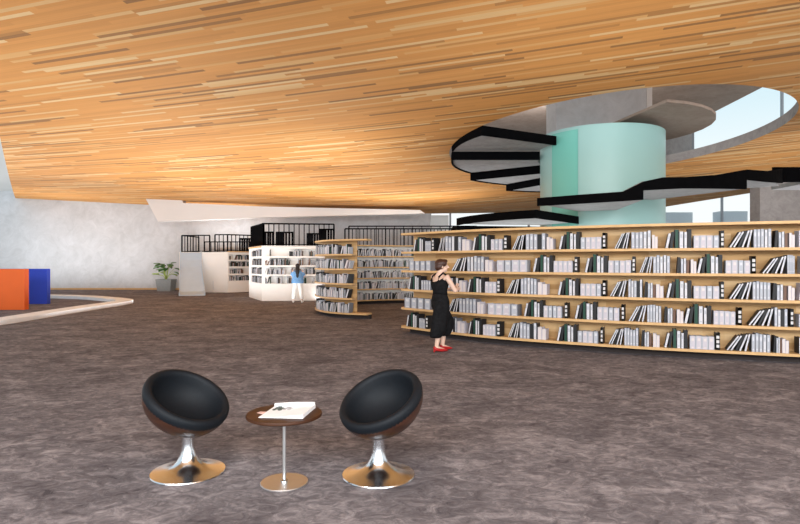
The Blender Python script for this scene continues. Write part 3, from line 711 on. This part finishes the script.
def figure(m, x, y, s):
    z = .0105
    for (dx, dy, rx, ry) in ((0, .052, .012, .012), (0, .02, .020, .028), (-.016, -.012, .010, .018), (.016, -.012, .012, .02), (.024, .018, .010, .014)):
        k = 12; m.add([(x+s*(dx+rx*math.cos(2*PI*i/k)), y+s*(dy+ry*math.sin(2*PI*i/k)), z) for i in range(k)]+[(x+s*(dx+rx*math.cos(2*PI*i/k)), y+s*(dy+ry*math.sin(2*PI*i/k)), z-.002) for i in range(k)],
                      [tuple(range(k))]+[(i, k+i, k+(i+1) % k, (i+1) % k) for i in range(k)])
m = MB(); figure(m, -.088, .065, 1.35); m.build('printed_figure', 'print_green', mg)
m = MB(); figure(m, -.018, .075, 1.15); m.build('pale_figure', 'print_grey', mg)
m = MB(); m.add([(-.215, -.03, .001), (-.13, -.075, .001), (-.12, .0, .001), (-.20, .005, .001), (-.215, -.03, .004), (-.13, -.075, .004), (-.12, .0, .004), (-.20, .005, .004)],
                [(3, 2, 1, 0), (4, 5, 6, 7), (0, 1, 5, 4), (1, 2, 6, 5), (2, 3, 7, 6), (3, 0, 4, 7)]); m.build('loose_page', 'print_rose', mg)

# ------------------------------------------------------------------ people
def hand(m, w, d, side, curl):
    """palm and five fingers from the wrist w along d; side = thumb direction"""
    w, d, side = Vector(w), Vector(d).normalized(), Vector(side); side = (side-d*side.dot(d)).normalized(); nrm = d.cross(side).normalized()
    m.loft([(w, side*.024, nrm*.019), (w+d*.035, side*.037, nrm*.016), (w+d*.085, side*.040, nrm*.014)], 12)
    for k, L in ((-1.5, .058), (-.5, .074), (.5, .078), (1.5, .070)):
        b = w+d*.078+side*(.0175*k); c1 = b+d*L*.5+nrm*curl*.3*L; c2 = b+d*L*(1-.35*curl)+nrm*curl*.75*L
        m.tube([b, c1, c2], [.0095, .009, .0075], 8)
    b = w+d*.02+side*.028; m.tube([b, b+d*.03+side*.028, b+d*.062+side*.034+nrm*.01], [.013, .011, .0085], 8)
def leg_rings(h, k, a): pass
def person(name, label, loc_, rz, P):
    root = thing(name, label, 'person', loc_, rz)
    b = MB(); V = Vector
    hip, ch, nk, hd = V(P['hip']), V(P['chest']), V(P['neck']), V(P['head'])
    # torso
    b.loft([(hip+V((0, 0, -.10)), (.13, 0, 0), (0, .095, 0)), (hip, (.165, 0, 0), (0, .11, 0)), (hip.lerp(ch, .45), (.118, 0, 0), (0, .082, 0)), (ch+V((0, 0, -.06)), (.15, 0, 0), (0, .105, 0)),
            (ch+V((0, 0, .05)), (.155, 0, 0), (0, .09, 0)), (nk+V((0, 0, -.03)), (.10, 0, 0), (0, .062, 0)), (nk+V((0, 0, .02)), (.052, 0, 0), (0, .052, 0))], 20)
    b.tube([nk+V((0, 0, -.02)), nk.lerp(hd, .5), hd+V((0, 0, -.03))], [.052, .047, .05], 14)
    # head with face: forward is +y
    f = V(P['look']).normalized(); hm = V((0, 1, 0)).rotation_difference(f).to_matrix().to_4x4(); hm.translation = hd
    hb = MB()
    hb.ball((0, -.006, .022), (.074, .093, .092)); hb.ball((0, .022, -.045), (.056, .066, .068)); hb.ball((0, .052, -.088), (.026, .024, .022))
    hb.tube([(0, .086, .016), (0, .104, -.018), (0, .108, -.030)], [.009, .012, .014], 8)
    for s in (-1, 1): hb.ball((s*.075, -.010, -.012), (.010, .020, .032)); hb.ball((s*.03, .078, .016), (.018, .012, .010))
    hs = P.get('head_scale', 1.0); hb.v = [tuple(hm @ (V(v)*hs)) for v in hb.v]; b.add(hb.v, hb.f)
    for s, S in ((-1, 'l'), (1, 'r')):
        sh, el, wr = V(P['sh'+S]), V(P['el'+S]), V(P['wr'+S])
        b.tube([ch+V((s*.08, 0, .06)), sh, sh.lerp(el, .5), el, el.lerp(wr, .4), wr], [.058, .056, .043, .036, .037, .024], 14)
        hand(b, wr, wr-el, V(P['thumb'+S]), P.get('curl', .5))
        kn, an, to = V(P['kn'+S]), V(P['an'+S]), V(P['to'+S]); hj = hip+V((s*.085, 0, -.06))
        b.tube([hj, hj.lerp(kn, .5), kn, kn.lerp(an, .35), an.lerp(kn, .08), an+V((0, 0, -.02))], [.095, .074, .053, .053, .034, .034], 16)
        b.tube([an+V((0, 0, -.02)), an.lerp(to, .45)+V((0, 0, -.02)), to], [.036, .034, .022], 12)
    body = b.build('body', 'skin', root, True)
    rm = body.modifiers.new('fuse', 'REMESH'); rm.mode = 'VOXEL'; rm.voxel_size = .0075; rm.use_smooth_shade = True
    sm = body.modifiers.new('soft', 'SMOOTH'); sm.iterations = 3; sm.factor = .5
    # face details
    e_ = MB()
    for s in (-1, 1): e_.ball((s*.03, .087, .017), (.010, .006, .006), 10)
    e_.v = [tuple(hm @ V(v)) for v in e_.v]; e_.build('eyes', 'eye', root, True)
    l_ = MB(); l_.ball((0, .084, -.062), (.021, .008, .008), 12); l_.v = [tuple(hm @ V(v)) for v in l_.v]; l_.build('lips', 'lip', root, True)
    return root, hm
def cloth(root, name, mat, lofts, thick=.006, cap=False):
    m = MB()
    for rg in lofts: m.loft(rg, 22, caps=cap)
    o = m.build(name, mat, root, True)
    s_ = o.modifiers.new('sub', 'SUBSURF'); s_.levels = 1; s_.render_levels = 1
    if not cap:
        s_ = o.modifiers.new('thick', 'SOLIDIFY'); s_.thickness = thick; s_.offset = 1
    return o
V = Vector
# woman at the long bookcase, seen from behind in profile, head turned to the books on her right
p1, hm = person('person', 'person in black strappy top and wide trousers, red shoes, facing the long bookcase', (.73, 10.35, 0), math.radians(-62), dict(
    hip=(0, 0, .93), chest=(0, -.015, 1.22), neck=(0, -.01, 1.405), head=(0, .03, 1.545), look=(.40, 1, .0), head_scale=1.06,
    shl=(-.185, 0, 1.35), ell=(-.22, .12, 1.10), wrl=(-.04, .27, 1.12), thumbl=(0, 0, 1), shr=(.185, .01, 1.35), elr=(.22, .14, 1.10), wrr=(.06, .27, 1.16), thumbr=(0, 0, 1),
    knl=(-.085, .13, .49), anl=(-.075, .09, .105), tol=(-.085, .24, .035), knr=(.075, -.05, .49), anr=(.045, -.10, .105), tor=(.06, .05, .035), curl=.6))
trs = []
for s, kn, an in ((-1, V((-.09, .17, .52)), V((-.085, .135, .27))), (1, V((.08, -.07, .52)), V((.06, -.12, .27)))):
    hj = V((s*.075, s*-.02, .86))
    trs.append([(hj+V((-s*.02, 0, .06)), (.105, 0, 0), (0, .13, 0)), (hj+V((0, .01, -.10)), (.115, 0, 0), (0, .135, 0)), (kn+V((0, 0, .08)), (.11, 0, 0), (0, .130, 0)), (kn+V((0, 0, -.10)), (.115, 0, 0), (0, .132, 0)),
                (an+V((0, 0, .05)), (.095, 0, 0), (0, .112, 0)), (an, (.07, 0, 0), (0, .085, 0))])
trs.append([(V((0, 0, .80)), (.17, 0, 0), (0, .125, 0)), (V((0, 0, .90)), (.186, 0, 0), (0, .135, 0)), (V((0, -.005, 1.0)), (.15, 0, 0), (0, .112, 0)), (V((0, -.007, 1.045)), (.132, 0, 0), (0, .10, 0))])
cloth(p1, 'trousers', 'cloth_black', trs)
p1.scale = (1.14, 1.12, 1.0)
tp = MB(); seg = 28                                     # camisole with a V cut at the back
rg = [(1.03, .136, .104, 0), (1.10, .132, .100, -.008), (1.17, .155, .120, -.012), (1.235, .166, .126, -.012), (1.305, .168, .116, -.012)]
vs_ = []
for j, (z, rx, ry, yc) in enumerate(rg):
    for i in range(seg):
        a = 2*PI*i/seg; dip = 0
        if j == 4: dip = -.03+.075*abs(math.cos(a))**2 - (.015 if math.sin(a) < -.3 else 0)
        vs_.append((rx*math.cos(a), yc+ry*math.sin(a), z+dip))
tp.add(vs_, [(j*seg+i, j*seg+(i+1) % seg, (j+1)*seg+(i+1) % seg, (j+1)*seg+i) for j in range(4) for i in range(seg)])
o = tp.build('camisole', 'cloth_black', p1, True); s_ = o.modifiers.new('thick', 'SOLIDIFY'); s_.thickness = .006; s_.offset = 1
for s in (-1, 1):
    m = MB(); m.tube([(s*.10, .09, 1.27), (s*.105, .078, 1.36), (s*.085, .0, 1.425), (s*.10, -.085, 1.36), (s*.105, -.11, 1.27)], .015, 8); m.build('strap', 'cloth_black', p1, True)
def hair(root, hm, parts, mat):
    m = MB()
    for c, r in parts: m.ball(c, r, 20)
    m.v = [tuple(hm @ (V(v)*1.05)) for v in m.v]; o = m.build('hair', mat, root, True)
    r_ = o.modifiers.new('fuse', 'REMESH'); r_.mode = 'VOXEL'; r_.voxel_size = .008; r_.use_smooth_shade = True
    return o
hair(p1, hm, [((0, -.022, .040), (.086, .092, .088)), ((0, -.052, -.010), (.080, .062, .075)), ((.052, .0, .045), (.036, .07, .062)), ((-.052, .0, .045), (.036, .07, .062)), ((0, .035, .086), (.06, .055, .034)),
            ((.066, -.02, -.005), (.020, .035, .05)), ((-.066, -.02, -.005), (.020, .035, .05))], 'hair_brown')
for s, an, to in ((-1, V((-.075, .09, .105)), V((-.085, .24, .035))), (1, V((.045, -.10, .105)), V((.06, .05, .035)))):
    d = (to-an); d.z = 0; d.normalize(); sd = V((d.y, -d.x, 0)); m = MB()
    m.loft([(an-d*.045+V((0, 0, -.035)), sd*.030, V((0, 0, .04))), (an+V((0, 0, -.045)), sd*.040, V((0, 0, .042))), (an.lerp(to, .5)+V((0, 0, -.03)), sd*.044, V((0, 0, .036))), (to+V((0, 0, -.004)), sd*.036, V((0, 0, .026))), (to+d*.05+V((0, 0, -.012)), sd*.012, V((0, 0, .012)))], 16)
    m.tube([an-d*.035+V((0, 0, -.05)), an-d*.04+V((0, 0, -.104))], [.018, .011], 10); m.build('shoe', 'red', p1, True)
# second person before the white pavilion, back to us
p2, hm2 = person('person', 'person with long dark hair and blue top, back to us, before the white pavilion', (-4.08, 22.75, 0), math.radians(6), dict(
    hip=(0, 0, .88), chest=(0, .01, 1.14), neck=(0, .03, 1.30), head=(0, .06, 1.43), look=(0, 1, -.12),
    shl=(-.17, .02, 1.25), ell=(-.24, .10, 1.03), wrl=(-.10, .27, 1.02), thumbl=(0, 0, 1), shr=(.17, .02, 1.25), elr=(.25, .10, 1.03), wrr=(.10, .27, 1.04), thumbr=(0, 0, 1),
    knl=(-.13, .03, .46), anl=(-.17, .0, .09), tol=(-.19, .14, .03), knr=(.13, .03, .46), anr=(.17, .0, .09), tor=(.19, .14, .03), curl=.5))
cloth(p2, 'trousers', 'cloth_white', [[(V((s*.07, 0, .88)), (.10, 0, 0), (0, .118, 0)), (V((s*.09, .01, .70)), (.098, 0, 0), (0, .11, 0)), (V((s*.13, .03, .46)), (.078, 0, 0), (0, .085, 0)), (V((s*.165, .0, .15)), (.068, 0, 0), (0, .075, 0))] for s in (-1, 1)])
tops = [[(V((0, 0, .78)), (.235, 0, 0), (0, .17, 0)), (V((0, 0, .88)), (.245, 0, 0), (0, .17, 0)), (V((0, .005, 1.0)), (.20, 0, 0), (0, .14, 0)), (V((0, .01, 1.13)), (.185, 0, 0), (0, .128, 0)), (V((0, .015, 1.23)), (.175, 0, 0), (0, .105, 0)), (V((0, .025, 1.29)), (.09, 0, 0), (0, .075, 0))]]
for s in (-1, 1): tops.append([(V((s*.13, .02, 1.24)), (0, .075, 0), (0, 0, .07)), (V((s*.20, .05, 1.16)), (0, .068, 0), (s*.03, 0, .06)), (V((s*.27, .11, 1.04)), (0, .066, 0), (s*.05, 0, .055)), (V((s*.19, .19, 1.02)), (s*.04, .05, 0), (0, 0, .055))])
cloth(p2, 'shirt', 'cloth_blue', tops)
hair(p2, hm2, [((0, -.02, .035), (.088, .096, .09)), ((0, -.075, -.08), (.082, .05, .12)), ((0, -.115, -.20), (.078, .04, .14)), ((0, -.13, -.33), (.055, .03, .12))], 'hair_black')
for s in (-1, 1):
    m = MB(); an = V((s*.17, 0, .05)); d = V((s*.14, 1, 0)).normalized(); sd = V((d.y, -d.x, 0))
    m.loft([(an-d*.06, sd*.036, V((0, 0, .048))), (an, sd*.045, V((0, 0, .048))), (an+d*.1+V((0, 0, -.01)), sd*.045, V((0, 0, .038))), (an+d*.19+V((0, 0, -.02)), sd*.03, V((0, 0, .028)))], 14); m.build('shoe', 'cloth_white', p2, True)
